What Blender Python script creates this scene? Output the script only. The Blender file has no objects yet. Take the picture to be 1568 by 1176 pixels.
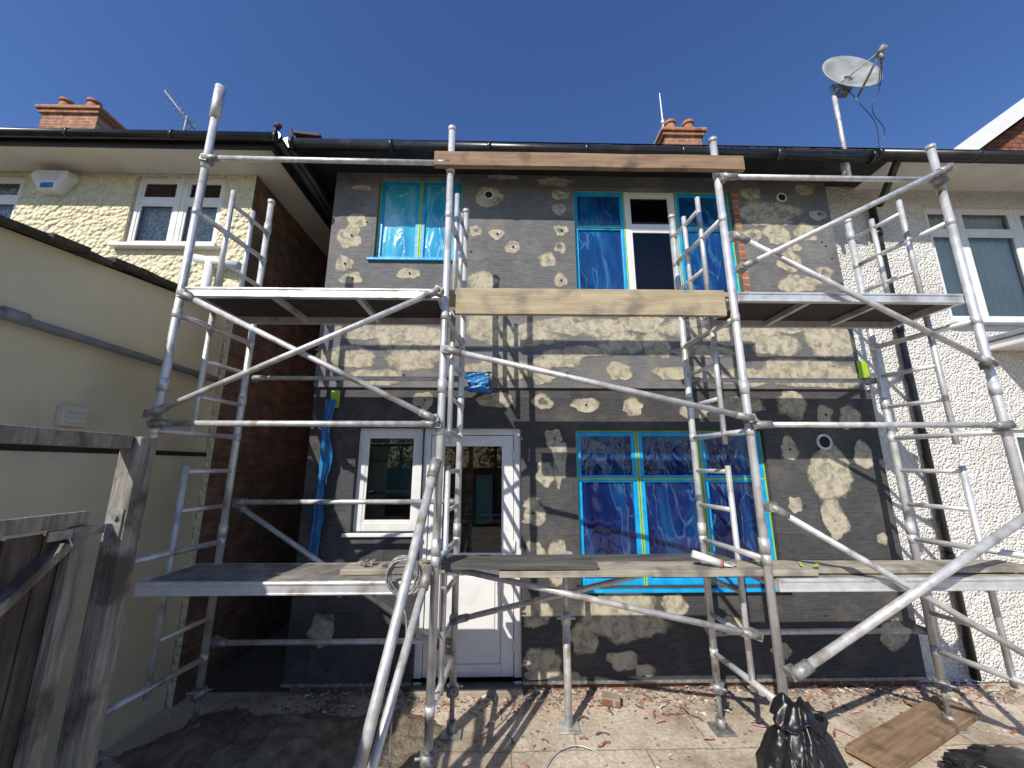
import bpy, bmesh, math, random
from mathutils import Vector, Matrix, noise
random.seed(7)
R=math.radians
sc=bpy.context.scene
sc.view_settings.view_transform='Standard'
sc.view_settings.look='None'
sc.view_settings.exposure=0

# ------------------------------------------------------------------ materials
def newmat(name):
    m=bpy.data.materials.new(name); m.use_nodes=True
    nt=m.node_tree; b=nt.nodes['Principled BSDF']
    return m,nt,b
def rgba(c): return (c[0],c[1],c[2],1)
def M(name,c1,c2=None,scale=5,rough=.6,metal=0,bump=0,bscale=40,stretch=(1,1,1),bstretch=(1,1,1),spec=.5,bdist=.01,lo=.35,hi=.65,c3=None,s3=1.2,t3=(.55,.7)):
    m,nt,b=newmat(name); N=nt.nodes; L=nt.links
    c2=c2 or tuple(x*.8 for x in c1)
    tc=N.new('ShaderNodeTexCoord')
    mp=N.new('ShaderNodeMapping'); mp.inputs['Scale'].default_value=stretch; L.new(tc.outputs['Object'],mp.inputs[0])
    no=N.new('ShaderNodeTexNoise'); no.inputs['Scale'].default_value=scale; no.inputs['Detail'].default_value=8; L.new(mp.outputs[0],no.inputs[0])
    cr=N.new('ShaderNodeValToRGB'); cr.color_ramp.elements[0].position=lo; cr.color_ramp.elements[1].position=hi
    cr.color_ramp.elements[0].color=rgba(c1); cr.color_ramp.elements[1].color=rgba(c2); L.new(no.outputs[0],cr.inputs[0])
    out=cr.outputs[0]
    if c3:
        n3=N.new('ShaderNodeTexNoise'); n3.inputs['Scale'].default_value=s3; n3.inputs['Detail'].default_value=6; L.new(tc.outputs['Object'],n3.inputs[0])
        mr=N.new('ShaderNodeMapRange'); mr.inputs[1].default_value=t3[0]; mr.inputs[2].default_value=t3[1]; L.new(n3.outputs[0],mr.inputs[0])
        mx=N.new('ShaderNodeMixRGB'); L.new(mr.outputs[0],mx.inputs[0]); L.new(out,mx.inputs[1]); mx.inputs[2].default_value=rgba(c3); out=mx.outputs[0]
    L.new(out,b.inputs['Base Color'])
    b.inputs['Metallic'].default_value=metal
    b.inputs['Specular IOR Level'].default_value=spec
    mr2=N.new('ShaderNodeMapRange'); mr2.inputs[3].default_value=max(0,rough-.08); mr2.inputs[4].default_value=min(1,rough+.1); L.new(no.outputs[0],mr2.inputs[0]); L.new(mr2.outputs[0],b.inputs['Roughness'])
    if bump:
        mp2=N.new('ShaderNodeMapping'); mp2.inputs['Scale'].default_value=bstretch; L.new(tc.outputs['Object'],mp2.inputs[0])
        nb=N.new('ShaderNodeTexNoise'); nb.inputs['Scale'].default_value=bscale; nb.inputs['Detail'].default_value=5; L.new(mp2.outputs[0],nb.inputs[0])
        bp=N.new('ShaderNodeBump'); bp.inputs['Strength'].default_value=bump; bp.inputs['Distance'].default_value=bdist; L.new(nb.outputs[0],bp.inputs['Height']); L.new(bp.outputs[0],b.inputs['Normal'])
    return m

def brickmat(name,c1,c2,mortar,bw,bh,ms,plane='XZ',rough=.85,streak=None,dust=None,bump=.5,var=(.62,1.35),dr=(.52,.78)):
    m,nt,b=newmat(name); N=nt.nodes; L=nt.links
    tc=N.new('ShaderNodeTexCoord'); sp=N.new('ShaderNodeSeparateXYZ'); L.new(tc.outputs['Object'],sp.inputs[0])
    cb=N.new('ShaderNodeCombineXYZ'); L.new(sp.outputs[plane[0]],cb.inputs[0]); L.new(sp.outputs[plane[1]],cb.inputs[1])
    br=N.new('ShaderNodeTexBrick'); L.new(cb.outputs[0],br.inputs[0])
    br.inputs['Color1'].default_value=rgba(c1); br.inputs['Color2'].default_value=rgba(c2); br.inputs['Mortar'].default_value=rgba(mortar)
    br.inputs['Scale'].default_value=1; br.inputs['Brick Width'].default_value=bw; br.inputs['Row Height'].default_value=bh; br.inputs['Mortar Size'].default_value=ms; br.inputs['Mortar Smooth'].default_value=.2
    out=br.outputs[0]
    no=N.new('ShaderNodeTexNoise'); no.inputs['Detail'].default_value=8
    mp=N.new('ShaderNodeMapping'); L.new(cb.outputs[0],mp.inputs[0]); mp.inputs['Scale'].default_value=(streak or (6,6,6)); L.new(mp.outputs[0],no.inputs[0]); no.inputs['Scale'].default_value=1
    mr=N.new('ShaderNodeMapRange'); mr.inputs[1].default_value=.3; mr.inputs[2].default_value=.7; mr.inputs[3].default_value=var[0]; mr.inputs[4].default_value=var[1]; L.new(no.outputs[0],mr.inputs[0])
    mx=N.new('ShaderNodeMixRGB'); mx.blend_type='MULTIPLY'; mx.inputs[0].default_value=1; L.new(out,mx.inputs[1]); L.new(mr.outputs[0],mx.inputs[2]); out=mx.outputs[0]
    if dust:
        n2=N.new('ShaderNodeTexNoise'); n2.inputs['Scale'].default_value=2.3; n2.inputs['Detail'].default_value=10; n2.inputs['Roughness'].default_value=.68; L.new(tc.outputs['Object'],n2.inputs[0])
        m2=N.new('ShaderNodeMapRange'); m2.inputs[1].default_value=dr[0]; m2.inputs[2].default_value=dr[1]; m2.inputs[4].default_value=.75; L.new(n2.outputs[0],m2.inputs[0])
        mx2=N.new('ShaderNodeMixRGB'); L.new(m2.outputs[0],mx2.inputs[0]); L.new(out,mx2.inputs[1]); mx2.inputs[2].default_value=rgba(dust); out=mx2.outputs[0]
    L.new(out,b.inputs['Base Color']); b.inputs['Roughness'].default_value=rough; b.inputs['Specular IOR Level'].default_value=.3
    ad=N.new('ShaderNodeMath'); ad.operation='MULTIPLY_ADD'; L.new(br.outputs['Fac'],ad.inputs[0]); ad.inputs[1].default_value=-1.0; L.new(no.outputs[0],ad.inputs[2])
    bp=N.new('ShaderNodeBump'); bp.inputs['Strength'].default_value=bump; bp.inputs['Distance'].default_value=.006; L.new(ad.outputs[0],bp.inputs['Height']); L.new(bp.outputs[0],b.inputs['Normal'])
    return m

def pebble(name,c1,c2,scale=55,bd=.02,stain=(.4,.36,.28)):
    m,nt,b=newmat(name); N=nt.nodes; L=nt.links
    tc=N.new('ShaderNodeTexCoord')
    vo=N.new('ShaderNodeTexVoronoi'); vo.inputs['Scale'].default_value=scale; L.new(tc.outputs['Object'],vo.inputs[0])
    no=N.new('ShaderNodeTexNoise'); no.inputs['Scale'].default_value=scale*.35; no.inputs['Detail'].default_value=6; L.new(tc.outputs['Object'],no.inputs[0])
    n2=N.new('ShaderNodeTexNoise'); n2.inputs['Scale'].default_value=1.3; n2.inputs['Detail'].default_value=9; L.new(tc.outputs['Object'],n2.inputs[0])
    mx=N.new('ShaderNodeMixRGB'); L.new(no.outputs[0],mx.inputs[0]); mx.inputs[1].default_value=rgba(c1); mx.inputs[2].default_value=rgba(c2)
    mr=N.new('ShaderNodeMapRange'); mr.inputs[1].default_value=.52; mr.inputs[2].default_value=.8; mr.inputs[4].default_value=.55; L.new(n2.outputs[0],mr.inputs[0])
    m3=N.new('ShaderNodeMixRGB'); L.new(mr.outputs[0],m3.inputs[0]); L.new(mx.outputs[0],m3.inputs[1]); m3.inputs[2].default_value=rgba(stain)
    L.new(m3.outputs[0],b.inputs['Base Color']); b.inputs['Roughness'].default_value=.92
    sb=N.new('ShaderNodeMath'); sb.operation='SUBTRACT'; L.new(no.outputs[0],sb.inputs[0]); L.new(vo.outputs['Distance'],sb.inputs[1])
    bp=N.new('ShaderNodeBump'); bp.inputs['Strength'].default_value=1; bp.inputs['Distance'].default_value=bd; L.new(sb.outputs[0],bp.inputs['Height']); L.new(bp.outputs[0],b.inputs['Normal'])
    return m

def glassmat(name,tint=(.88,.92,.91),refl=1.0):
    m=bpy.data.materials.new(name); m.use_nodes=True; nt=m.node_tree; N=nt.nodes; L=nt.links
    N.remove(N['Principled BSDF'])
    fr=N.new('ShaderNodeFresnel'); fr.inputs[0].default_value=1.6
    tr=N.new('ShaderNodeBsdfTransparent'); tr.inputs[0].default_value=rgba(tint)
    gl=N.new('ShaderNodeBsdfGlossy'); gl.inputs['Roughness'].default_value=.01
    mx=N.new('ShaderNodeMixShader'); L.new(fr.outputs[0],mx.inputs[0]); L.new(tr.outputs[0],mx.inputs[1]); L.new(gl.outputs[0],mx.inputs[2])
    L.new(mx.outputs[0],N['Material Output'].inputs[0]); return m

def filmmat(name,c1,c2,c3,crease_glint,alpha=.9,rough=.14,bd=.012,cs=.5,sc_=3.0):
    m,nt,b=newmat(name); N=nt.nodes; L=nt.links
    tc=N.new('ShaderNodeTexCoord'); mp=N.new('ShaderNodeMapping'); mp.inputs['Scale'].default_value=(1.9,1,.6); mp.inputs['Rotation'].default_value=(0,.35,0); L.new(tc.outputs['Object'],mp.inputs[0])
    no=N.new('ShaderNodeTexNoise'); no.inputs['Scale'].default_value=2.2; no.inputs['Detail'].default_value=3; no.inputs['Distortion'].default_value=.5; L.new(mp.outputs[0],no.inputs[0])
    cr=N.new('ShaderNodeValToRGB'); e=cr.color_ramp.elements; e[0].position=.3; e[0].color=rgba(c1); e[1].position=.72; e[1].color=rgba(c3); k=e.new(.52); k.color=rgba(c2)
    L.new(no.outputs[0],cr.inputs[0])
    n2=N.new('ShaderNodeTexNoise'); n2.inputs['Scale'].default_value=sc_; n2.inputs['Detail'].default_value=3.0; n2.inputs['Distortion'].default_value=.9; L.new(mp.outputs[0],n2.inputs[0])
    s=N.new('ShaderNodeMath'); s.operation='SUBTRACT'; L.new(n2.outputs[0],s.inputs[0]); s.inputs[1].default_value=.5
    a=N.new('ShaderNodeMath'); a.operation='ABSOLUTE'; L.new(s.outputs[0],a.inputs[0])
    p=N.new('ShaderNodeMath'); p.operation='POWER'; L.new(a.outputs[0],p.inputs[0]); p.inputs[1].default_value=.6
    cm=N.new('ShaderNodeMapRange'); cm.inputs[1].default_value=.0; cm.inputs[2].default_value=.018; cm.inputs[3].default_value=cs; cm.inputs[4].default_value=0; L.new(a.outputs[0],cm.inputs[0])
    mx=N.new('ShaderNodeMixRGB'); L.new(cm.outputs[0],mx.inputs[0]); L.new(cr.outputs[0],mx.inputs[1]); mx.inputs[2].default_value=rgba(crease_glint); L.new(mx.outputs[0],b.inputs['Base Color'])  # glints along the film folds are painted in as lighter streaks
    b.inputs['Roughness'].default_value=rough; b.inputs['Coat Weight'].default_value=.7; b.inputs['Coat Roughness'].default_value=.04; b.inputs['Alpha'].default_value=alpha
    bp=N.new('ShaderNodeBump'); bp.invert=True; bp.inputs['Strength'].default_value=.9; bp.inputs['Distance'].default_value=bd; L.new(p.outputs[0],bp.inputs['Height']); L.new(bp.outputs[0],b.inputs['Normal']); L.new(bp.outputs[0],b.inputs['Coat Normal'])
    return m

def patchmat():
    m,nt,b=newmat('filler_adhesive'); N=nt.nodes; L=nt.links
    tc=N.new('ShaderNodeTexCoord'); at=N.new('ShaderNodeAttribute'); at.attribute_name='cover'
    no=N.new('ShaderNodeTexNoise'); no.inputs['Scale'].default_value=9; no.inputs['Detail'].default_value=10; no.inputs['Roughness'].default_value=.66; L.new(tc.outputs['Object'],no.inputs[0])
    a=N.new('ShaderNodeMath'); a.operation='MULTIPLY_ADD'; L.new(no.outputs[0],a.inputs[0]); a.inputs[1].default_value=1.6; a.inputs[2].default_value=-.80
    s=N.new('ShaderNodeMath'); s.operation='ADD'; L.new(a.outputs[0],s.inputs[0]); L.new(at.outputs['Fac'],s.inputs[1])
    mr=N.new('ShaderNodeMapRange'); mr.inputs[1].default_value=.14; mr.inputs[2].default_value=.50; mr.inputs[4].default_value=.97; L.new(s.outputs[0],mr.inputs[0]); L.new(mr.outputs[0],b.inputs['Alpha'])
    n2=N.new('ShaderNodeTexNoise'); n2.inputs['Scale'].default_value=13; n2.inputs['Detail'].default_value=9; n2.inputs['Roughness'].default_value=.6; n2.inputs['Distortion'].default_value=.8; L.new(tc.outputs['Object'],n2.inputs[0])
    cr=N.new('ShaderNodeValToRGB'); cr.color_ramp.elements[0].position=.34; cr.color_ramp.elements[1].position=.58; cr.color_ramp.elements[0].color=(.22,.205,.165,1); cr.color_ramp.elements[1].color=(.50,.45,.33,1)
    L.new(n2.outputs[0],cr.inputs[0]); L.new(cr.outputs[0],b.inputs['Base Color']); b.inputs['Roughness'].default_value=.9
    bp=N.new('ShaderNodeBump'); bp.inputs['Strength'].default_value=.5; bp.inputs['Distance'].default_value=.006; L.new(s.outputs[0],bp.inputs['Height']); L.new(bp.outputs[0],b.inputs['Normal'])
    return m

ALU=M('galvanised_aluminium',(.60,.605,.61),(.76,.765,.77),scale=14,rough=.40,metal=.45,bump=.15,bscale=60,c3=(.36,.34,.31),s3=7,t3=(.53,.70))
ALU2=M('dull_tube_metal',(.50,.50,.49),(.68,.68,.67),scale=20,rough=.46,metal=.4,bump=.15,bscale=50,c3=(.29,.24,.19),s3=8,t3=(.54,.72))
CAST=M('cast_coupler_metal',(.20,.19,.18),(.4,.4,.39),scale=30,rough=.55,metal=.5,bump=.3)
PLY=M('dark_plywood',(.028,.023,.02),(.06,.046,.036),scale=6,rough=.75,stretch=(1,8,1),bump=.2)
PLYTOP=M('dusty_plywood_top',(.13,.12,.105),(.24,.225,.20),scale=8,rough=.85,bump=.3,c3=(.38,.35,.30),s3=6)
WOOD=M('scaffold_board_wood',(.34,.27,.165),(.46,.38,.25),scale=5,rough=.8,stretch=(.6,6,9),bump=.4,bscale=20,bstretch=(.4,5,9),c3=(.20,.17,.13),s3=5,t3=(.5,.7))
WOODL=M('weathered_board_wood',(.30,.265,.205),(.44,.395,.31),scale=5,rough=.85,stretch=(.6,9,9),bump=.5,bscale=20,bstretch=(.4,8,9),c3=(.18,.165,.14),s3=5,t3=(.48,.66))
WOODR=M('brown_board_wood',(.20,.125,.075),(.31,.205,.125),scale=5,rough=.8,stretch=(.6,6,9),bump=.4,bscale=20,bstretch=(.4,5,9),c3=(.11,.08,.055),s3=5)
WOODG=M('dark_stained_board',(.05,.048,.046),(.12,.115,.105),scale=5,rough=.8,stretch=(.6,6,9),bump=.4,bscale=20,bstretch=(.4,5,9))
FENCE=M('weathered_fence_wood',(.06,.048,.038),(.13,.105,.082),scale=7,rough=.9,stretch=(6,6,.6),bump=.6,bscale=25,bstretch=(6,6,.5),c3=(.035,.027,.022),s3=3)
FENCEL=M('grey_fence_timber',(.17,.155,.13),(.34,.32,.28),scale=9,rough=.9,stretch=(6,6,.6),bump=.8,bscale=25,bstretch=(6,6,.5),c3=(.09,.075,.06),s3=6,t3=(.5,.62))
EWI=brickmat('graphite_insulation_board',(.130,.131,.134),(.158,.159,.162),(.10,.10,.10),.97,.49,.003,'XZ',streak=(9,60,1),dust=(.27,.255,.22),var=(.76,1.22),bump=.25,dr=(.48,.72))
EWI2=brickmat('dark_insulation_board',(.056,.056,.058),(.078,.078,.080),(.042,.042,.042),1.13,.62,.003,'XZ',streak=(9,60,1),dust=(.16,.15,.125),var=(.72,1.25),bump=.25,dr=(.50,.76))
WHITE=pebble('white_pebbledash',(.67,.65,.60),(.82,.80,.76),50,.022,stain=(.52,.48,.42))
CREAM=pebble('cream_roughcast',(.66,.59,.39),(.78,.71,.50),24,.032,stain=(.55,.47,.31))
BROWN=brickmat('dark_brown_brick',(.17,.085,.05),(.26,.14,.085),(.20,.16,.12),.225,.075,.010,'YZ',dust=(.12,.10,.075),dr=(.45,.7))  # dark brown brick, blended toward a deeper tone at random
RENDER=M('cream_render',(.70,.62,.42),(.76,.68,.48),scale=2.2,rough=.9,bump=.25,bscale=90,bdist=.004,c3=(.52,.455,.31),s3=1.1,t3=(.48,.72))
BRICK=brickmat('red_brick',(.30,.105,.055),(.42,.17,.085),(.33,.29,.24),.225,.075,.01,'XZ')
BRICKP=brickmat('dusty_plinth_brick',(.20,.09,.055),(.30,.15,.09),(.3,.26,.2),.225,.075,.012,'XZ',dust=(.40,.33,.25))
TILE=brickmat('roof_tile',(.07,.05,.045),(.11,.075,.06),(.02,.02,.02),.27,.2,.012,'XY')
TILER=brickmat('hung_clay_tile',(.20,.075,.045),(.28,.11,.065),(.05,.025,.02),.17,.11,.008,'XZ')
UPVC=M('white_upvc',(.74,.74,.74),(.80,.80,.79),scale=4,rough=.3,c3=(.60,.585,.55),s3=4,t3=(.53,.78))
BLACK=M('black_plastic_gutter',(.012,.012,.013),(.022,.022,.024),scale=5,rough=.28,c3=(.06,.055,.05),s3=6,t3=(.56,.75))
SOFF=M('dark_soffit',(.010,.010,.010),(.024,.024,.024),scale=5,rough=.6)
SOFFW=M('painted_soffit',(.62,.59,.52),(.72,.69,.62),scale=3,rough=.6)
ROOM=M('interior_dark',(.05,.045,.04),(.08,.07,.065),scale=1,rough=.9)
CURT=M('net_curtain',(.70,.72,.69),(.80,.82,.79),scale=3,rough=.9)
TAPE=M('blue_masking_tape',(.0,.30,.66),(.01,.40,.76),scale=9,rough=.38,bump=.35,bscale=30)
LIME=M('lime_tape',(.30,.50,.02),(.40,.62,.04),scale=9,rough=.5)
FILMC=filmmat('cyan_protective_film',(.01,.26,.50),(.05,.42,.62),(.25,.60,.72),(.65,.85,.9),1,cs=.4,sc_=2.6)
FILMD=filmmat('blue_protective_film',(.004,.020,.10),(.006,.06,.22),(.01,.18,.38),(.12,.42,.62),.86,rough=.08,bd=.012,cs=.35,sc_=2.6)
FILML=filmmat('indigo_protective_film',(.006,.010,.06),(.008,.028,.15),(.006,.10,.26),(.12,.32,.55),.84,rough=.06,bd=.012,cs=.35,sc_=2.2)
GLASS=glassmat('window_glass')
PATCH=patchmat()
PIPE=M('grey_pipe',(.20,.22,.25),(.28,.30,.33),scale=8,rough=.4)
BAGM=M('black_bin_bag',(.008,.008,.009),(.018,.018,.02),scale=6,rough=.36,bump=.5,bscale=14,bdist=.012)
DUSTM=M('ring_white_plastic',(.5,.48,.44),(.7,.68,.64),scale=20,rough=.6)
DARKH=M('hole_dark',(.01,.01,.01),(.02,.02,.02),rough=.9)
DISHM=M('dish_grey',(.26,.28,.285),(.36,.38,.38),scale=6,rough=.5,c3=(.2,.2,.18),s3=5)
BLUEC=M('blue_plastic_sheet',(.01,.10,.32),(.02,.22,.50),scale=9,rough=.3,bump=.6,bscale=16,bdist=.02)
POT=M('terracotta',(.30,.12,.07),(.4,.18,.1),scale=7,rough=.8)
DARKT=M('dark_clay_ridge',(.05,.04,.035),(.09,.07,.06),scale=9,rough=.8)

# ------------------------------------------------------------------ geometry helpers
def empty(name):
    o=bpy.data.objects.new(name,None); sc.collection.objects.link(o); return o
def fin(bm,name,mat,parent=None,bevel=0,smooth=False,mats=None):
    me=bpy.data.meshes.new(name); bm.normal_update(); bm.to_mesh(me); bm.free()
    o=bpy.data.objects.new(name,me); sc.collection.objects.link(o)
    for m in (mats or [mat]): me.materials.append(m)
    if parent: o.parent=parent
    if bevel:
        md=o.modifiers.new('b','BEVEL'); md.width=bevel; md.segments=2; md.limit_method='ANGLE'
    if smooth:
        for p in me.polygons: p.use_smooth=True
    return o
def BM(): return bmesh.new()
def box(bm,x0,x1,y0,y1,z0,z1,mi=0):
    v=[bm.verts.new((x,y,z)) for x in (x0,x1) for y in (y0,y1) for z in (z0,z1)]
    for f in ((0,1,3,2),(4,6,7,5),(0,4,5,1),(2,3,7,6),(0,2,6,4),(1,5,7,3)):
        fc=bm.faces.new([v[i] for i in f]); fc.material_index=mi
def obox(bm,c,size,rot,mi=0):
    c=Vector(c); sx,sy,sz=[s/2 for s in size]
    v=[bm.verts.new(c+rot@Vector((x,y,z))) for x in (-sx,sx) for y in (-sy,sy) for z in (-sz,sz)]
    for f in ((0,1,3,2),(4,6,7,5),(0,4,5,1),(2,3,7,6),(0,2,6,4),(1,5,7,3)):
        fc=bm.faces.new([v[i] for i in f]); fc.material_index=mi
def tube(bm,p,q,r,seg=14,r2=None,mi=0,cap=True):
    p=Vector(p); q=Vector(q); d=q-p; L=d.length
    if L<1e-6: return
    rot=d.to_track_quat('Z','Y').to_matrix(); r2=r if r2 is None else r2
    a=[bm.verts.new(p+rot@Vector((r*math.cos(2*math.pi*i/seg),r*math.sin(2*math.pi*i/seg),0))) for i in range(seg)]
    b=[bm.verts.new(q+rot@Vector((r2*math.cos(2*math.pi*i/seg),r2*math.sin(2*math.pi*i/seg),0))) for i in range(seg)]
    for i in range(seg):
        f=bm.faces.new((a[i],a[(i+1)%seg],b[(i+1)%seg],b[i])); f.smooth=True; f.material_index=mi
    if cap:
        bm.faces.new(a[::-1]).material_index=mi; bm.faces.new(b).material_index=mi
def beam(bm,p,q,w,h,mi=0,up=(0,0,1)):
    p=Vector(p); q=Vector(q); d=q-p
    x=d.normalized(); u=Vector(up); y=u.cross(x).normalized(); z=x.cross(y)
    rot=Matrix((x,y,z)).transposed()
    obox(bm,(p+q)/2,(d.length,w,h),rot,mi)
def wall(name,mat,parent,x0,x1,z0,z1,y,depth,ops):
    """wall sheet facing -Y with real openings and reveals"""
    bm=BM(); xs=sorted(set([x0,x1]+[v for o in ops for v in o[:2]])); zs=sorted(set([z0,z1]+[v for o in ops for v in o[2:]]))
    def inside(cx,cz): return any(o[0]<cx<o[1] and o[2]<cz<o[3] for o in ops)
    for i in range(len(xs)-1):
        for j in range(len(zs)-1):
            a,b,c,d=xs[i],xs[i+1],zs[j],zs[j+1]
            if inside((a+b)/2,(c+d)/2): continue
            bm.faces.new([bm.verts.new(p) for p in ((a,y,c),(b,y,c),(b,y,d),(a,y,d))])
    Y=y+depth
    for a,b,c,d in list(ops)+[(x0,x1,z0,z1)]:
        for p,q in (((a,c),(b,c)),((b,c),(b,d)),((b,d),(a,d)),((a,d),(a,c))):
            bm.faces.new([bm.verts.new(v) for v in ((p[0],y,p[1]),(p[0],Y,p[1]),(q[0],Y,q[1]),(q[0],y,q[1]))])
    return fin(bm,name,mat,parent)
def film(name,mat,parent,x0,x1,z0,z1,y,amp=.012,seed=0):
    bm=BM(); nx,nz=30,40; g=[]
    for j in range(nz+1):
        row=[]
        for i in range(nx+1):
            u,v=i/nx,j/nz; x=x0+(x1-x0)*u; z=z0+(z1-z0)*v
            w=min(1,min(u,1-u,v,1-v)*7)
            n=abs(noise.noise(Vector((x*6+z*2.2+seed,z*1.3-x*1.1,seed*3.1))))+.2*noise.noise(Vector((x*14,z*4,seed)))
            row.append(bm.verts.new((x,y-w*amp*n,z)))
        g.append(row)
    for j in range(nz):
        for i in range(nx): bm.faces.new((g[j][i],g[j][i+1],g[j+1][i+1],g[j+1][i]))
    return fin(bm,name,mat,parent,smooth=True)
def window(parent,name,z0,z1,yf,cols,fw=.05,lime=True,dep=.06):
    """cols: (xa,xb,transom,frame_mat,pane_kind)"""
    for n,(xa,xb,tr,fm,pk) in enumerate(cols):
        bm=BM()
        box(bm,xa+.001,xa+fw,yf,yf+dep,z0,z1); box(bm,xb-fw,xb-.001,yf,yf+dep,z0,z1)
        box(bm,xa+fw,xb-fw,yf+.002,yf+dep,z0,z0+fw); box(bm,xa+fw,xb-fw,yf+.002,yf+dep,z1-fw,z1)
        spans=[(z0+fw,z1-fw)]
        if tr:
            box(bm,xa+fw,xb-fw,yf+.002,yf+dep,tr-fw*.6,tr+fw*.6); spans=[(z0+fw,tr-fw*.6),(tr+fw*.6,z1-fw)]
        fin(bm,name+'_frame',fm,parent,bevel=.005)
        if lime and pk!='glass':
            bl=BM()
            for sx in (xa+.003,xb-.015): box(bl,sx,sx+.012,yf-.003,yf-.0005,z0,z1)
            if tr: box(bl,xa+.02,xb-.02,yf-.003,yf-.0005,tr-.008,tr+.004)
            box(bl,xa+.02,xb-.02,yf-.003,yf-.0005,z1-.010,z1-.001)
            fin(bl,name+'_lime_tape',LIME,parent)
        for k,(a,b) in enumerate(spans):
            if pk=='glass':
                g=BM(); g.faces.new([g.verts.new(p) for p in ((xa+fw,yf+.025,a),(xb-fw,yf+.025,a),(xb-fw,yf+.025,b),(xa+fw,yf+.025,b))]); fin(g,name+'_glass',GLASS,parent)
                g=BM(); s=.022
                box(g,xa+fw,xa+fw+s,yf+.006,yf+.022,a,b); box(g,xb-fw-s,xb-fw,yf+.006,yf+.022,a,b)
                box(g,xa+fw+s,xb-fw-s,yf+.007,yf+.022,a,a+s); box(g,xa+fw+s,xb-fw-s,yf+.007,yf+.022,b-s,b); fin(g,name+'_sash',fm,parent,bevel=.003)
            else:
                film(name+'_film',pk,parent,xa+fw,xb-fw,a,b,yf+.02,seed=n*5+k*2+xa*3)

# ------------------------------------------------------------------ ground
bm=BM(); bm.faces.new([bm.verts.new(p) for p in ((-300,-300,0),(300,-300,0),(300,300,0),(-300,300,0))])
fin(bm,'ground',M('earth_ground',(.10,.085,.05),(.14,.12,.07),scale=1.5,rough=.95,bump=.4,bscale=20))
def yardmat():
    m=M('sandy_concrete_yard',(.49,.41,.315),(.62,.535,.425),scale=3,rough=.92,bump=.5,bscale=26,bdist=.012,c3=(.35,.28,.21),s3=2.2,t3=(.48,.66))
    nt=m.node_tree;N=nt.nodes;L=nt.links;b=N['Principled BSDF']
    src=b.inputs['Base Color'].links[0].from_socket
    tc=N.new('ShaderNodeTexCoord')
    nz=N.new('ShaderNodeTexNoise'); nz.inputs['Scale'].default_value=3; nz.inputs['Detail'].default_value=5; L.new(tc.outputs['Object'],nz.inputs[0])
    vm=N.new('ShaderNodeVectorMath'); vm.operation='MULTIPLY_ADD'; L.new(nz.outputs['Color'],vm.inputs[0]); vm.inputs[1].default_value=(.05,.05,0); L.new(tc.outputs['Object'],vm.inputs[2])
    br=N.new('ShaderNodeTexBrick'); L.new(vm.outputs[0],br.inputs[0])
    br.inputs['Scale'].default_value=1; br.inputs['Brick Width'].default_value=.9; br.inputs['Row Height'].default_value=.75; br.inputs['Mortar Size'].default_value=.006
    br.inputs['Color1'].default_value=(1,1,1,1); br.inputs['Color2'].default_value=(.93,.93,.92,1); br.inputs['Mortar'].default_value=(.58,.53,.48,1)
    mx=N.new('ShaderNodeMixRGB'); mx.blend_type='MULTIPLY'; mx.inputs[0].default_value=1; L.new(src,mx.inputs[1]); L.new(br.outputs[0],mx.inputs[2])
    sp=N.new('ShaderNodeTexNoise'); sp.inputs['Scale'].default_value=45; sp.inputs['Detail'].default_value=4; L.new(tc.outputs['Object'],sp.inputs[0])
    sr=N.new('ShaderNodeMapRange'); sr.inputs[1].default_value=.35; sr.inputs[2].default_value=.65; sr.inputs[3].default_value=.78; sr.inputs[4].default_value=1.12; L.new(sp.outputs[0],sr.inputs[0])
    m2=N.new('ShaderNodeMixRGB'); m2.blend_type='MULTIPLY'; m2.inputs[0].default_value=1; L.new(mx.outputs[0],m2.inputs[1]); L.new(sr.outputs[0],m2.inputs[2]); L.new(m2.outputs[0],b.inputs['Base Color'])
    return m
bm=BM(); bmesh.ops.create_grid(bm,x_segments=90,y_segments=70,size=1)
for v in bm.verts:
    v.co.x=v.co.x*6+1.0; v.co.y=v.co.y*4.9-1.2
    v.co.z=.006+.008*abs(noise.noise(Vector((v.co.x*1.3,v.co.y*1.3,2))))
fin(bm,'patio_paving',yardmat(),smooth=True)
bm=BM(); bmesh.ops.create_grid(bm,x_segments=110,y_segments=80,size=1)
for v in bm.verts:
    x,y=v.co.x,v.co.y; r=max(0,1-(x*x+y*y)+.5*noise.noise(Vector((x*2.2,y*2.2,7)))); h=min(1,r)**1.2
    v.co=Vector((-1.45+x*1.15,2.9+y*.72,-.01+h*(.11+.10*noise.noise(Vector((x*3,y*3,1)))+.05*noise.noise(Vector((x*9,y*9,4))))+(.014*noise.noise(Vector((x*30,y*30,4))) if r>.05 else 0)))
fin(bm,'dirt_heap',M('dug_earth',(.13,.105,.075),(.26,.21,.155),scale=12,rough=.95,bump=.9,bscale=45,bdist=.02),smooth=True)

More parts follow.
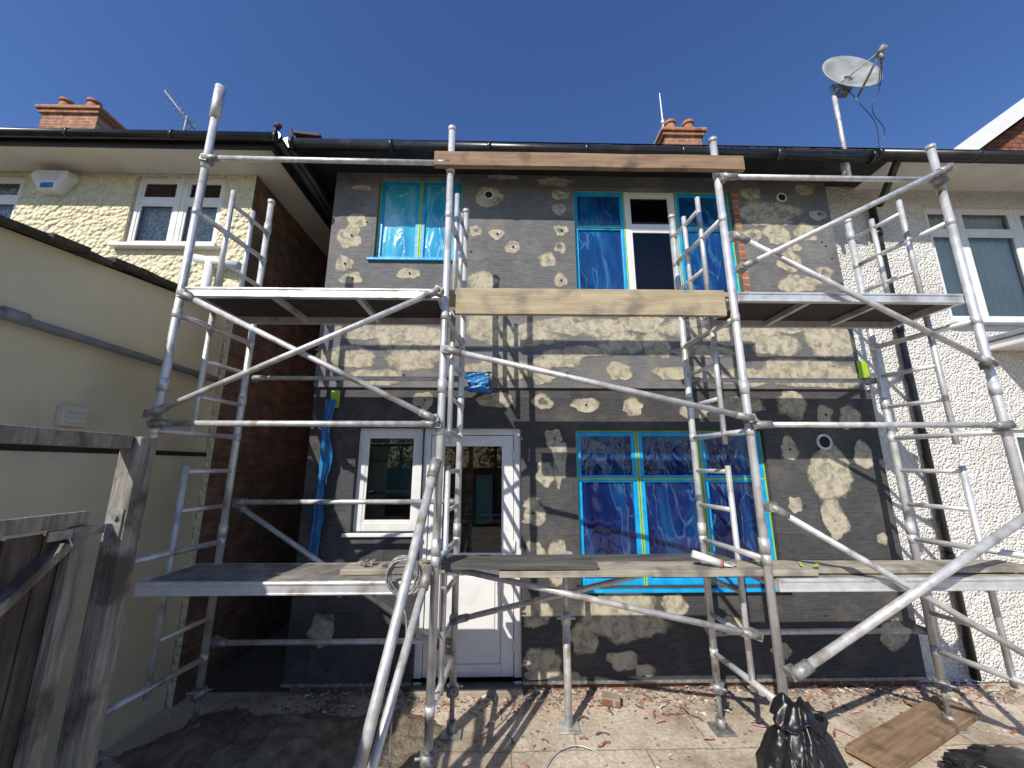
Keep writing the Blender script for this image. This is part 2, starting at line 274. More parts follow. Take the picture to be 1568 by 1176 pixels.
# ------------------------------------------------------------------ main house
house=empty('insulated_brick_house')
YW=3.63; YU=3.605; ZS=2.58
WX=2.40
upops=[(-1.42,-.53,3.93,4.88),(.66,2.38,3.55,4.79)]
wall('insulation_upper_wall',EWI,house,-1.88,3.44,ZS,4.97,YU,.14,upops)
def w2(x0,x1,z0,z1,ops,mat,nm): return wall(nm,mat,house,x0,x1,z0,z1,YW,.11,ops)
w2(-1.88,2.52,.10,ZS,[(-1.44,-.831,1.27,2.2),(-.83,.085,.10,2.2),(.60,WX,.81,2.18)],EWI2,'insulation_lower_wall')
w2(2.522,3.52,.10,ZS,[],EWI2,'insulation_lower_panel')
bm=BM(); box(bm,-1.9,-.84,YW-.006,YW+.05,.075,.098); box(bm,.09,3.53,YW-.006,YW+.05,.075,.098); fin(bm,'base_track',CAST,house)
bm=BM(); box(bm,-1.84,-.84,3.68,3.80,0,.2); box(bm,.09,3.5,3.68,3.80,0,.2); fin(bm,'brick_plinth',BRICKP,house)
bm=BM(); box(bm,-.84,.09,3.58,3.74,0,.05); fin(bm,'door_step',M('step_concrete',(.3,.26,.2),(.4,.35,.28),bump=.4),house,bevel=.006)
bm=BM(); box(bm,2.385,2.45,YU-.004,3.72,3.56,4.76); fin(bm,'exposed_brick_reveal',BRICK,house)
bm=BM()
for (x0,x1,y0,y1,z0,z1) in ((-1.84,-1.72,3.742,10,0,4.95),(3.4,3.52,3.75,10,0,4.95),(-1.72,3.4,9.8,10,0,4.95),(-1.72,3.4,4.9,5.0,0,4.95)):
    box(bm,x0,x1,y0,y1,z0,z1)
fin(bm,'side_and_rear_walls',BROWN,house)
bm=BM(); box(bm,-1.72,3.4,3.76,4.88,2.5,2.56); box(bm,-1.72,3.4,3.76,4.88,4.9,4.94); box(bm,-1.72,3.4,3.76,4.88,.008,.03); fin(bm,'interior_floors',ROOM,house)
bm=BM(); box(bm,-2.1,3.9,3.26,YU+.1,4.935,4.96); box(bm,-2.1,-1.86,YU+.1,10,4.935,4.96); fin(bm,'soffit',SOFF,house)
bm=BM(); box(bm,-2.12,3.9,3.235,3.258,4.86,5.0); box(bm,-2.12,-2.10,3.26,10,4.86,5.0); fin(bm,'fascia_board',SOFF,house)
def gutter(bm,p,q,r=.052):
    tube(bm,p,q,r,16)
    p=Vector(p);q=Vector(q);n=max(2,int((q-p).length/.9))
    d=(q-p).normalized()
    for i in range(n+1):
        c=p+(q-p)*(i/n); tube(bm,c-d*.018,c+d*.018,r*1.14,16)
bm=BM(); gutter(bm,(-2.12,3.18,4.88),(3.55,3.18,4.84)); gutter(bm,(-2.18,3.2,4.9),(-2.18,10,4.9)); fin(bm,'gutter',BLACK,house)
bm=BM()
def roof(bm,x0,x1,y0,z0,y1,z1,hipl=0,hipr=0):
    a=[(x0,y0,z0),(x1,y0,z0),(x1-hipr,y1,z1),(x0+hipl,y1,z1)]; yb=2*y1-y0
    b=[(x1,yb,z0),(x0,yb,z0),(x0+hipl,y1,z1),(x1-hipr,y1,z1)]
    for f in (a,b):
        bm.faces.new([bm.verts.new(p) for p in f])
    bm.faces.new([bm.verts.new(p) for p in ((x0,yb,z0),(x0,y0,z0),(x0+hipl,y1,z1))])
    bm.faces.new([bm.verts.new(p) for p in ((x1,y0,z0),(x1,yb,z0),(x1-hipr,y1,z1))])
roof(bm,-2.16,9.5,3.2,4.97,7.1,7.4,2.6,0); fin(bm,'hipped_tile_roof',TILE,house)
bm=BM()
for i in range(26):
    x=-2.1+i*.222
    obox(bm,(x+.1,3.235,4.955+.004*random.random()),(.205,.12,.022),Matrix.Rotation(R(32),3,'X'))
fin(bm,'eaves_tiles',TILE,house,bevel=.004)
def chimney(parent,x0,x1,y0,y1,z0,z1,npot):
    bm=BM(); box(bm,x0,x1,y0,y1,z0,z1-.22); box(bm,x0-.05,x1+.05,y0-.05,y1+.05,z1-.22,z1-.14); box(bm,x0-.09,x1+.09,y0-.09,y1+.09,z1-.139,z1-.06); fin(bm,'chimney_stack',BRICK,parent,bevel=.008)
    bm=BM()
    for i in range(npot):
        x=x0+(x1-x0)*(i+.5)/npot; yp=y0+.12; tube(bm,(x,yp,z1-.1),(x,yp,z1+.20),.13,18,.10); tube(bm,(x,yp,z1+.17),(x,yp,z1+.24),.125,18)
    fin(bm,'chimney_pots',POT,parent)
    bm=BM(); box(bm,x0-.02,x1+.02,y0-.02,y1+.02,z1-.059,z1-.02); fin(bm,'chimney_mortar',M('flaunching',(.3,.27,.22),(.4,.36,.3),bump=.5),parent)
chimney(house,3.35,4.15,6.9,7.5,6.8,9.0,2)
window(house,'upper_left_window',3.93,4.88,3.655,[(-1.42,-.975,None,TAPE,FILMC),(-.975,-.53,None,TAPE,FILMC)])
window(house,'upper_middle_window',3.55,4.79,3.66,[(.66,1.22,4.35,TAPE,FILMD),(1.222,1.775,4.35,UPVC,'glass'),(1.777,2.38,4.35,TAPE,FILMD)])
window(house,'lower_window',.81,2.18,3.68,[(.60,1.19,1.73,TAPE,FILML),(1.192,1.79,1.73,TAPE,FILML),(1.792,WX,1.73,TAPE,FILML)],fw=.055)
window(house,'kitchen_window',1.27,2.2,3.69,[(-1.44,-.833,None,UPVC,'glass')],fw=.075)
bm=BM(); box(bm,-1.48,-.50,3.575,3.66,3.895,3.925); box(bm,.64,2.4,3.575,3.66,3.515,3.545); box(bm,.58,2.44,3.585,3.69,.775,.80); fin(bm,'taped_sills',TAPE,house,bevel=.006)
bm=BM(); box(bm,-1.5,-.835,3.60,3.69,1.235,1.265); fin(bm,'white_sill',UPVC,house,bevel=.005)
bm=BM(); yd=3.685
box(bm,-.83,-.765,yd,yd+.07,.05,2.2); box(bm,.02,.085,yd,yd+.07,.05,2.2); box(bm,-.765,.02,yd+.002,yd+.07,2.135,2.2); fin(bm,'door_frame',UPVC,house,bevel=.006)
bm=BM(); y=yd+.014
box(bm,-.76,-.635,y,y+.05,.07,2.13); box(bm,-.095,.015,y,y+.05,.07,2.13); box(bm,-.635,-.095,y+.001,y+.05,2.03,2.13); box(bm,-.635,-.095,y+.001,y+.05,.95,1.08); box(bm,-.635,-.095,y+.001,y+.05,.07,.19); box(bm,-.635,-.095,y+.018,y+.05,.19,.95)
box(bm,-.58,-.15,y+.008,y+.018,.26,.88)
fin(bm,'door_leaf',UPVC,house,bevel=.008)
bm=BM(); bm.faces.new([bm.verts.new(p) for p in ((-.635,y+.02,1.08),(-.095,y+.02,1.08),(-.095,y+.02,2.03),(-.635,y+.02,2.03))]); fin(bm,'door_glass',GLASS,house)
bm=BM(); 
for z in (.3,1.9,1.1): tube(bm,(.022,yd-.012,z),(.022,yd-.012,z+.09),.011,10)
box(bm,-.735,-.705,y-.008,y-.001,.98,1.2); tube(bm,(-.72,y-.03,1.1),(-.62,y-.03,1.1),.009,10); tube(bm,(-.72,y,1.1),(-.72,y-.03,1.1),.009,10)
fin(bm,'door_hinges_and_handle',UPVC,house)
bm=BM(); box(bm,-1.6,-.9,4.3,4.85,.03,.95); box(bm,-1.6,-1.0,4.5,4.85,1.5,2.1); box(bm,-.4,-.2,4.6,4.8,1.2,1.75); fin(bm,'kitchen_units',M('kitchen_teal',(.03,.16,.16),(.05,.22,.21),rough=.4),house,bevel=.01)
bm=BM()
def ring(bm,x,y,z,r):
    n=24
    for i in range(n):
        a,b=2*math.pi*i/n,2*math.pi*(i+1)/n
        P=lambda rr,t,yy:bm.verts.new((x+rr*math.cos(t),yy,z+rr*math.sin(t)))
        bm.faces.new((P(r,a,y-.012),P(r,b,y-.012),P(r*.72,b,y-.012),P(r*.72,a,y-.012)))
        bm.faces.new((P(r,a,y-.012),P(r,b,y-.012),P(r,b,y+.0),P(r,a,y+.0)))
        bm.faces.new((P(r*.72,a,y-.012),P(r*.72,b,y-.012),P(r*.72,b,y-.001),P(r*.72,a,y-.001)))
for x,y_,z,r in ((-.25,YU,4.68,.055),(2.93,YU,4.70,.055),(2.97,YW,2.07,.075)): ring(bm,x,y_,z,r)
fin(bm,'vent_rings',DUSTM,house)
bm=BM()
for x,y_,z,r in ((-.25,YU,4.68,.04),(2.93,YU,4.70,.04),(2.97,YW,2.07,.054)): tube(bm,(x,y_-.0105,z),(x,y_-.008,z),r,24)
fin(bm,'vent_holes',DARKH,house)
P=[(-.25,4.66,.14,.11),(-.165,4.22,.07,.06),(-.38,4.25,.07,.06),(0,4.07,.07,.07),(.36,3.93,.08,.08),(.51,4.69,.10,.05),(.50,4.52,.07,.06),(.51,4.27,.07,.06),(.5,4.07,.07,.06),(.49,3.70,.06,.07),(.47,4.85,.16,.05),
(-1.67,4.18,.12,.13),(-1.71,3.86,.08,.09),(-1.62,4.36,.09,.08),(-1.05,3.76,.10,.06),(-.3,3.68,.16,.10),(-1.6,4.75,.1,.03),(-1.62,3.7,.1,.06),(-.1,4.9,.15,.03),
(2.75,4.50,.32,.14),(2.55,4.24,.09,.09),(2.82,4.24,.13,.11),(3.12,4.28,.12,.10),(2.9,3.94,.12,.11),(3.25,3.82,.09,.07),(2.95,3.68,.22,.09),(2.6,4.75,.1,.07),(3.3,4.5,.08,.06),(3.2,4.8,.1,.06),(2.98,4.10,.07,.05),
(-1.42,3.15,.28,.09),(-1.0,3.10,.34,.14),(-.95,2.88,.28,.12),(-1.6,2.88,.26,.09),(-.29,3.22,.16,.17),(.1,3.1,.34,.12),(-.1,2.75,.38,.09),(.56,3.22,.26,.09),(.9,3.2,.26,.10),(1.05,3.03,.24,.10),(1.42,3.03,.13,.13),(1.3,3.24,.22,.08),(1.7,3.2,.22,.1),(2.2,3.17,.42,.13),(2.62,3.02,.24,.11),(2.8,3.25,.18,.1),(3.2,3.1,.24,.21),(2.9,2.72,.48,.13),(3.25,2.68,.2,.11),(1.05,2.74,.12,.08),(.45,2.86,.22,.09),(1.7,2.72,.26,.07),(2.3,2.7,.28,.08),(.3,2.68,.1,.06),(-1.3,2.68,.24,.07),(3.0,3.4,.24,.08),(2.5,3.45,.22,.07),(.2,3.42,.38,.08),(1.9,3.42,.38,.08),(1.3,3.42,.28,.07),(-1.2,3.4,.34,.08),(1.9,2.95,.26,.06),(.7,2.95,.2,.06),
(-.15,2.46,.16,.07),(.29,2.45,.10,.07),(-.84,2.46,.08,.08),(1.16,2.40,.09,.08),(2.2,2.42,.24,.08),(2.72,2.42,.14,.14),(3.02,2.33,.07,.09),(.7,2.42,.12,.06),(3.25,2.3,.1,.1),(1.75,2.36,.14,.06),
(.39,2.10,.08,.08),(.31,1.78,.09,.10),(.18,1.43,.10,.12),(.39,1.02,.09,.17),(.44,1.9,.06,.22),(.2,1.1,.08,.08),(2.97,1.8,.19,.24),(2.95,1.37,.10,.15),(2.62,2.0,.08,.1),(2.6,1.5,.06,.07),(3.32,1.95,.08,.13),(3.36,1.2,.05,.05),
(3.3,.42,.11,.11),(2.98,.86,.07,.05),(.2,.60,.13,.09),(.95,.58,.32,.18),(.60,.40,.11,.10),(1.4,.66,.10,.09),(.93,.24,.12,.08),(1.12,.17,.09,.05),(.23,.22,.16,.12),(1.9,.5,.1,.07),(2.3,.3,.08,.06),(-1.5,.9,.12,.16),(-1.6,.5,.1,.12),(-1.3,.4,.12,.1)]
bm=BM(); lay=bm.verts.layers.float.new('cover')
rp=random.Random(11)
for k,(x,z,rx,rz) in enumerate(P):
    yy=(YU if z-0>ZS else YW)-.002-.00006*k
    st=rp.uniform(.80,1.12); hollow=(rx<.13 and rp.random()<.2)
    n=22; pr=None; c=bm.verts.new((x,yy,z)); c[lay]=(.35 if hollow else 1)*st
    sd=rp.random()*50
    for ri,f in enumerate((.33,.66,1.0,1.38)):
        rg=[]
        for i in range(n):
            t=2*math.pi*i/n; w=1+.40*noise.noise(Vector((math.cos(t)*1.4+sd,math.sin(t)*1.4,k)))
            zz=z+rz*f*w*math.sin(t)
            if z>ZS: zz=max(ZS+.004,zz)
            else: zz=min(ZS-.004,max(.11,zz))
            v=bm.verts.new((x+rx*f*w*math.cos(t),yy,zz)); v[lay]=((.4 if hollow else .95)*st,.82*st,.50*st,-.25)[ri]; rg.append(v)
        for i in range(n):
            if pr: bm.faces.new((pr[i],pr[(i+1)%n],rg[(i+1)%n],rg[i]))
            else: bm.faces.new((c,rg[i],rg[(i+1)%n]))
        pr=rg
dele=[]
allops=[(-1.42,-.53,3.93,4.88),(.66,2.44,3.55,4.79),(-1.44,.085,.1,2.2),(.60,WX,.81,2.18)]
for f in bm.faces:
    c=f.calc_center_median()
    if any(o[0]-.02<c.x<o[1]+.02 and o[2]-.02<c.z<o[3]+.02 for o in allops) or c.x>3.42 and c.z>ZS or c.x<-1.86: dele.append(f)
bmesh.ops.delete(bm,geom=dele,context='FACES')
fin(bm,'filler_patches',PATCH,house)
bm=BM()
for (x,z,rx,rz) in P:
    if rx<.13 and rz>.055 and random.random()<.45 and not any(o[0]-.05<x<o[1]+.05 and o[2]-.05<z<o[3]+.05 for o in allops):
        yy=YU if z>ZS else YW
        tube(bm,(x+.01,yy-.0135,z),(x+.01,yy+.004,z),.010,10)
for i in range(50):
    x=random.uniform(-1.8,3.4); z=random.uniform(.2,4.8)
    if any(o[0]-.05<x<o[1]+.05 and o[2]-.05<z<o[3]+.05 for o in allops): continue
    yy=YU if z>ZS else YW
    tube(bm,(x,yy-.004,z),(x,yy+.004,z),.010,10)
fin(bm,'insulation_fixings',DARKH,house)

# ------------------------------------------------------------------ right-hand attached neighbour
nb=empty('pebbledash_neighbour_house')
wall('pebbledash_wall',WHITE,nb,3.44,9.5,0,4.97,3.74,.11,[(4.66,6.4,3.35,4.73),(5.0,6.6,.9,2.2)])
bm=BM(); box(bm,4.3,9.4,5.0,5.1,0,4.9); box(bm,9.38,9.5,3.9,10,0,4.97); box(bm,3.55,9.4,9.8,10,0,4.97); fin(bm,'rear_walls',ROOM,nb)
window(nb,'upper_window',3.35,4.73,3.77,[(4.66,5.06,4.42,UPVC,'glass'),(5.062,5.74,4.42,UPVC,'glass'),(5.742,6.4,4.42,UPVC,'glass')],lime=False)
window(nb,'lower_window',.9,2.2,3.77,[(5.0,5.8,1.8,UPVC,'glass'),(5.802,6.6,1.8,UPVC,'glass')],lime=False)
bm=BM(); box(bm,4.60,6.46,3.66,3.765,3.305,3.345); fin(bm,'window_sill',UPVC,nb,bevel=.005)
def curtain(bm,x0,x1,z0,z1,y):
    n=int((x1-x0)*90); pv=None
    for i in range(n+1):
        x=x0+(x1-x0)*i/n; yy=y+.012*math.sin(x*75)+.010*noise.noise(Vector((x*12,0,0)))
        a=bm.verts.new((x,yy,z0)); b=bm.verts.new((x,yy,z1))
        if pv: bm.faces.new((pv[0],a,b,pv[1]))
        pv=(a,b)
bm=BM(); curtain(bm,4.67,6.38,3.3,4.75,3.855); curtain(bm,5.0,6.6,.85,2.2,3.855); fin(bm,'net_curtains',CURT,nb,smooth=True)
bm=BM(); box(bm,3.9,9.6,3.26,3.86,4.935,4.96); fin(bm,'soffit',SOFFW,nb)
bm=BM(); box(bm,3.901,9.6,3.235,3.258,4.86,5.0); fin(bm,'fascia_board',SOFF,nb)
bm=BM(); gutter(bm,(3.62,3.18,4.87),(9.6,3.18,4.87)); 
tube(bm,(3.85,3.2,4.85),(4.0,3.6,4.62),.034); tube(bm,(4.0,3.68,4.66),(4.0,3.68,.05),.034)
for z in (4.3,3.2,2.1,1.0): tube(bm,(4.0,3.68,z),(4.0,3.68,z+.07),.043)
fin(bm,'gutter_and_downpipe',BLACK,nb)
bm=BM(); box(bm,4.95,7.2,3.25,3.735,3.02,3.10); fin(bm,'bay_canopy_fascia',UPVC,nb,bevel=.01)
bm=BM(); box(bm,4.92,7.22,3.22,3.735,3.104,3.15); fin(bm,'bay_canopy_lead',PIPE,nb,bevel=.01)

gb=empty('tile_hung_gable_house')
bm=BM(); bm.faces.new([bm.verts.new(p) for p in ((7.6,6.5,0),(15.5,6.5,0),(15.5,6.5,6.8),(11.6,6.5,9.5),(7.6,6.5,6.8))]); box(bm,7.6,15.5,6.52,12,0,6.7); fin(bm,'tile_hung_gable_wall',TILER,gb)
bm=BM(); beam(bm,(7.1,6.3,6.60),(11.65,6.3,9.82),.30,.05,up=(0,-1,0)); beam(bm,(16.1,6.3,6.60),(11.65,6.3,9.82),.30,.05,up=(0,-1,0)); fin(bm,'white_bargeboards',UPVC,gb)
bm=BM()
for s in (-1,1):
    xa=11.65+s*4.7
    bm.faces.new([bm.verts.new(p) for p in ((xa,6.32,6.64),(xa,12.5,6.64),(11.65,12.5,9.97),(11.65,6.32,9.97))])
fin(bm,'gable_roof',TILE,gb)

# ------------------------------------------------------------------ left neighbour house
lh=empty('cream_roughcast_house')
YL=3.5
wall('roughcast_front_wall',CREAM,lh,-9.5,-2.65,0,4.9,YL,.10,[(-3.86,-2.95,3.98,4.78),(-6.1,-4.98,4.08,4.76)])
bm=BM(); box(bm,-2.75,-2.648,YL+.002,10,0,4.9); fin(bm,'side_wall',BROWN,lh)
bm=BM(); box(bm,-9.5,-2.75,9.9,10,0,4.9); box(bm,-9.5,-2.76,4.7,4.8,0,4.9); fin(bm,'rear_walls',ROOM,lh)
window(lh,'bedroom_window',3.98,4.78,YL+.03,[(-3.86,-3.40,4.50,UPVC,'glass'),(-3.398,-2.95,4.50,UPVC,'glass')],lime=False)
window(lh,'landing_window',4.08,4.76,YL+.03,[(-6.1,-5.5,4.5,UPVC,'glass'),(-5.498,-4.98,4.5,UPVC,'glass')],lime=False)
bm=BM(); box(bm,-3.92,-2.9,YL-.07,YL+.028,3.935,3.975); box(bm,-6.15,-4.92,YL-.07,YL+.028,4.035,4.075); fin(bm,'window_sills',UPVC,lh,bevel=.005)
bm=BM(); curtain(bm,-3.86,-2.96,3.98,4.5,YL+.115); curtain(bm,-6.1,-5.0,4.08,4.75,YL+.115); fin(bm,'net_curtains',M('lace_curtain',(.25,.30,.31),(.7,.73,.73),scale=60,rough=.9,lo=.45,hi=.55),lh,smooth=True)
bm=BM(); box(bm,-9.8,-2.3,3.16,YL+.05,4.80,4.825); box(bm,-2.647,-2.3,YL+.05,10,4.80,4.825); fin(bm,'soffit',SOFFW,lh)
bm=BM(); box(bm,-9.8,-2.3,3.135,3.158,4.78,4.90); box(bm,-2.298,-2.27,3.135,10,4.78,4.90); fin(bm,'fascia_board',SOFF,lh)
bm=BM(); gutter(bm,(-9.8,3.085,4.86),(-2.22,3.085,4.86),.042); gutter(bm,(-2.22,3.085,4.86),(-2.22,10,4.86),.042); fin(bm,'gutter',BLACK,lh)
bm=BM(); roof(bm,-10,-2.28,3.12,4.88,6.8,7.2,0,2.4); fin(bm,'hipped_tile_roof',TILE,lh)
bm=BM(); tube(bm,(-2.30,3.14,4.9),(-2.27,3.14,5.03),.014); tube(bm,(-2.27,3.14,5.02),(-2.25,3.14,5.06),.03,10); fin(bm,'ridge_finial',DARKT,lh)
chimney(lh,-10.2,-9.0,7.2,7.8,6.5,9.6,2)
ab=BM(); 
pts=[(-.16,.08),(.16,.08),(.18,.02),(.08,-.13),(-.08,-.13),(-.18,.02)]
fa=[ab.verts.new((-4.62+px,YL-.09,4.66+pz)) for px,pz in pts]; fb=[ab.verts.new((-4.62+px*1.08,YL-.002,4.66+pz*1.08)) for px,pz in pts]
ab.faces.new(fa); 
for i in range(6): ab.faces.new((fa[i],fb[i],fb[(i+1)%6],fa[(i+1)%6]))
bmesh.ops.recalc_face_normals(ab,faces=ab.faces[:])
for k in range(5): box(ab,-4.71,-4.53,YL-.096,YL-.089,4.63+k*.02,4.638+k*.02)
fin(ab,'alarm_box',UPVC,lh)
bm=BM(); box(bm,-4.68,-4.56,YL-.094,YL-.0905,4.545,4.60); fin(bm,'alarm_label',BLUEC,lh)
bm=BM(); tube(bm,(-3.05,YL-.08,3.8),(-2.62,YL-.08,3.72),.04); tube(bm,(-2.9,YL-.08,3.8),(-2.9,YL-.08,3.0),.04); fin(bm,'waste_pipe',UPVC,lh)

# ------------------------------------------------------------------ outbuilding wall left
ob=empty('rendered_outbuilding')
bm=BM()
XW=-2.7
v=lambda *p: bm.verts.new(p)
def zt(y): return 2.84+.125*y
ys=[-1.5+i*.25 for i in range(22)]; ys=[y for y in ys if y<3.49]+[3.49]
for i in range(len(ys)-1):
    a,b=ys[i],ys[i+1]
    bm.faces.new((v(XW,a,0),v(XW,b,0),v(XW,b,1.93),v(XW,a,1.93)))
    bm.faces.new((v(XW-.012,a,1.96),v(XW-.012,b,1.96),v(XW-.012,b,zt(b)),v(XW-.012,a,zt(a))))
bm.faces.new((v(-6,-1.5,0),v(XW,-1.5,0),v(XW,-1.5,zt(-1.5)),v(-6,-1.5,zt(-1.5))))
bm.faces.new((v(XW,3.49,0),v(-6,3.49,0),v(-6,3.49,zt(3.49)),v(XW-.012,3.49,zt(3.49))))
fin(bm,'rendered_wall',RENDER,ob)
bm=BM(); box(bm,XW-.05,XW+.006,-1.5,3.49,1.928,1.962); fin(bm,'dark_groove_strip',SOFF,ob)  # dark strip painted in for the shade of the wall groove
bm=BM(); beam(bm,(XW-1.7,-1.55,zt(-1.55)+.03),(XW-1.7,3.42,zt(3.42)+.03),3.3,.05); fin(bm,'felt_roof',SOFF,ob)
bm=BM(); y=-1.5
while y<3.35:
    L=.15+.12*random.random(); c=(XW+.0+random.uniform(-.015,.02),y+L/2,zt(y+L/2)+.03+random.uniform(-.014,.016))
    obox(bm,c,(.16,L*.97,.035),Matrix.Rotation(R(7.1)+random.uniform(-.09,.09),3,'X')@Matrix.Rotation(random.uniform(-.05,.25),3,'Y')); y+=L
fin(bm,'coping_tiles',M('dark_mossy_tile',(.03,.025,.022),(.09,.075,.06),scale=20,rough=.85,bump=.6),ob,bevel=.005)
bm=BM(); tube(bm,(XW+.05,-1.5,2.63),(XW+.05,3.4,2.60),.026); tube(bm,(XW+.05,1.9,2.62),(XW+.05,2.0,2.62),.034); tube(bm,(XW+.05,3.2,2.6),(XW+.05,3.3,2.6),.034); fin(bm,'overflow_pipe',PIPE,ob)
bm=BM(); box(bm,XW-.01,XW+.03,2.30,2.44,2.08,2.20)
for k in range(3): box(bm,XW+.031,XW+.037,2.32,2.42,2.10+k*.032,2.116+k*.032)
fin(bm,'wall_vent',M('cream_vent',(.55,.52,.44),(.62,.6,.5),rough=.5),ob,bevel=.006)

# ------------------------------------------------------------------ fence
fe=empty('wooden_fence')
bm=BM(); yy=-.6
while yy<1.36:
    w=.1; box(bm,-1.525+random.uniform(-.004,.004),-1.505+random.uniform(-.003,.003),yy,yy+w-.006,.03,1.65+random.uniform(-.012,.008)); yy+=w
fin(bm,'vertical_boards',FENCE,fe,bevel=.003)
bm=BM(); box(bm,-1.503,-1.478,-.6,1.40,1.655,1.70); box(bm,-1.50,-1.47,-.6,1.30,.5,.56); box(bm,-1.499,-1.465,1.35,1.40,.03,1.653)
beam(bm,(-1.485,1.34,1.60),(-1.485,.45,.72),.028,.05,up=(1,0,0))
fin(bm,'gate_rails_and_brace',FENCEL,fe,bevel=.004)
bm=BM(); box(bm,-1.485,-1.41,1.455,1.525,0,1.955); box(bm,-1.49,-1.435,-.6,1.453,1.91,1.96); fin(bm,'post_and_top_rail',FENCEL,fe,bevel=.006)
bm=BM(); box(bm,-1.50,-1.46,.98,1.03,1.70,1.908); fin(bm,'thin_upright',FENCEL,fe,bevel=.004)
bm=BM(); box(bm,-1.476,-1.472,1.28,1.45,1.62,1.65);box(bm,-1.47,-1.42,1.449,1.4545,1.58,1.70)
for z in (1.60,1.67): tube(bm,(-1.44,1.44,z),(-1.44,1.452,z),.008,8)
fin(bm,'gate_hinge',CAST,fe)

# ------------------------------------------------------------------ scaffolding
YF,YB=2.5,3.15
def leg(bm,cb,x,y,ztop,base=True):
    tube(bm,(x,y,.32),(x,y,ztop),.0254)
    for z in (2.32,4.0 if ztop>4.3 else 3.9,1.32): tube(bm,(x,y,z),(x,y,z+.09),.0305,14)
    tube(bm,(x,y,ztop-.02),(x,y,ztop+.012),.031,14)
    tube(cb,(x,y,.03),(x,y,.36),.017,12); tube(cb,(x,y,.25),(x,y,.31),.045,12); 
    for a in (0,1.57,3.14,4.71): tube(cb,(x,y,.28),(x+.075*math.cos(a+.4),y+.075*math.sin(a+.4),.29),.009,8)
    box(cb,x-.07,x+.07,y-.07,y+.07,.012,.024); tube(cb,(x,y,.02),(x,y,.09),.034,12)
def endframe(bm,cb,xf,xb,ztf,ztb,zlo=.45):
    leg(bm,cb,xf,YF,ztf); leg(bm,cb,xb,YB,ztb)
    X=lambda y: xf+(xb-xf)*(y-YF)/(YB-YF)
    y1,y2=2.76,2.97
    for (z0,z1) in ((zlo,1.85),(2.0,3.0),(3.12,4.02)):
        tube(bm,(X(y1),y1,z0),(X(y1),y1,z1),.019); 
        if z0>3: tube(bm,(X(y2),y2,z0+.02),(X(y2),y2,z1-.03),.019)
    z=zlo+.05; k=0
    while z<4.0:
        if k%3==0: tube(bm,(xf,YF,z),(xb,YB,z),.02)
        else: tube(bm,(X(y1),y1,z),(xb,YB,z),.0165)
        if k%3==0:
            for p in ((xf,YF,z),(xb,YB,z)): tube(bm,(p[0],p[1],z-.03),(p[0],p[1],z+.03),.0285,12)
        z+=.262; k+=1
def brace(bm,cb,p,q,r=.019):
    tube(bm,p,q,r); d=(Vector(q)-Vector(p)).normalized()
    for e,s in ((Vector(p),1),(Vector(q),-1)):
        tube(cb,e-d*s*.012,e+d*s*.10,r*1.35,12); obox(cb,e+Vector((0,.02,0)),(.055,.07,.05),Matrix.Rotation(random.uniform(-.5,.5),3,'Y'))
def platform(par,x0,x1,y0,y1,z,top=PLYTOP):
    f=BM(); h=.075
    box(f,x0,x1,y0,y0+.028,z-h,z); box(f,x0,x1,y1-.028,y1,z-h,z)
    box(f,x0,x0+.03,y0+.028,y1-.028,z-h+.004,z-.004); box(f,x1-.03,x1,y0+.028,y1-.028,z-h+.004,z-.004)
    for i in range(1,3):
        x=x0+(x1-x0)*i/3; box(f,x-.018,x+.018,y0+.028,y1-.028,z-h+.012,z-.022)
    for x,s in ((x0,-1),(x1,1)):
        for y in (y0+.08,y1-.08): obox(f,(x+s*.02,y,z-.02),(.07,.04,.03),Matrix.Rotation(s*.5,3,'Y'))
    box(f,x0+.002,x1-.002,y0-.006,y0-.0005,z-.018,z-.004); box(f,x0+.002,x1-.002,y0-.006,y0-.0005,z-h+.002,z-h+.014)
    fin(f,'platform_frame',ALU,par,bevel=.003)
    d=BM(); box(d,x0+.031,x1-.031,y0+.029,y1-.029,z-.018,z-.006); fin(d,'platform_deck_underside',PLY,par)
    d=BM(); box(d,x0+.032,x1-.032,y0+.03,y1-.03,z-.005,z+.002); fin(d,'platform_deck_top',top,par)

tw=empty('scaffold_tower')
bm=BM(); cb=BM()
endframe(bm,cb,-2.30,-2.22,4.72,4.22); endframe(bm,cb,-.485,-.435,4.39,4.15)
fin(bm,'end_frames',ALU,tw); 
bm=BM()
tube(bm,(-2.30,2.5,4.45),(-2.30,2.5,4.74),.036)
brace(bm,cb,(-2.28,2.46,4.06),(-.50,2.46,4.05)); brace(bm,cb,(-2.28,2.46,2.11),(-.50,2.46,2.11)); 
brace(bm,cb,(-2.24,2.44,2.98),(-.52,2.44,2.14)); brace(bm,cb,(-.52,2.40,3.0),(-2.26,2.40,2.16))
brace(bm,cb,(-2.2,3.19,1.57),(-.45,3.19,1.57)); brace(bm,cb,(-2.2,3.19,2.57),(-.45,3.19,2.57)); brace(bm,cb,(-2.2,3.19,.58),(-.45,3.19,.58)); 
brace(bm,cb,(-2.2,3.23,1.55),(-.5,3.23,.5)); 
brace(bm,cb,(-.50,2.46,1.87),(-.74,1.6,.04),.026); brace(bm,cb,(-.52,2.46,1.24),(-.72,1.66,.12),.022)
fin(bm,'rails_braces_outriggers',ALU2,tw); fin(cb,'couplers_and_feet',CAST,tw)
platform(tw,-2.29,-.52,2.50,3.03,3.06); platform(tw,-2.24,-.55,2.50,2.96,1.175)

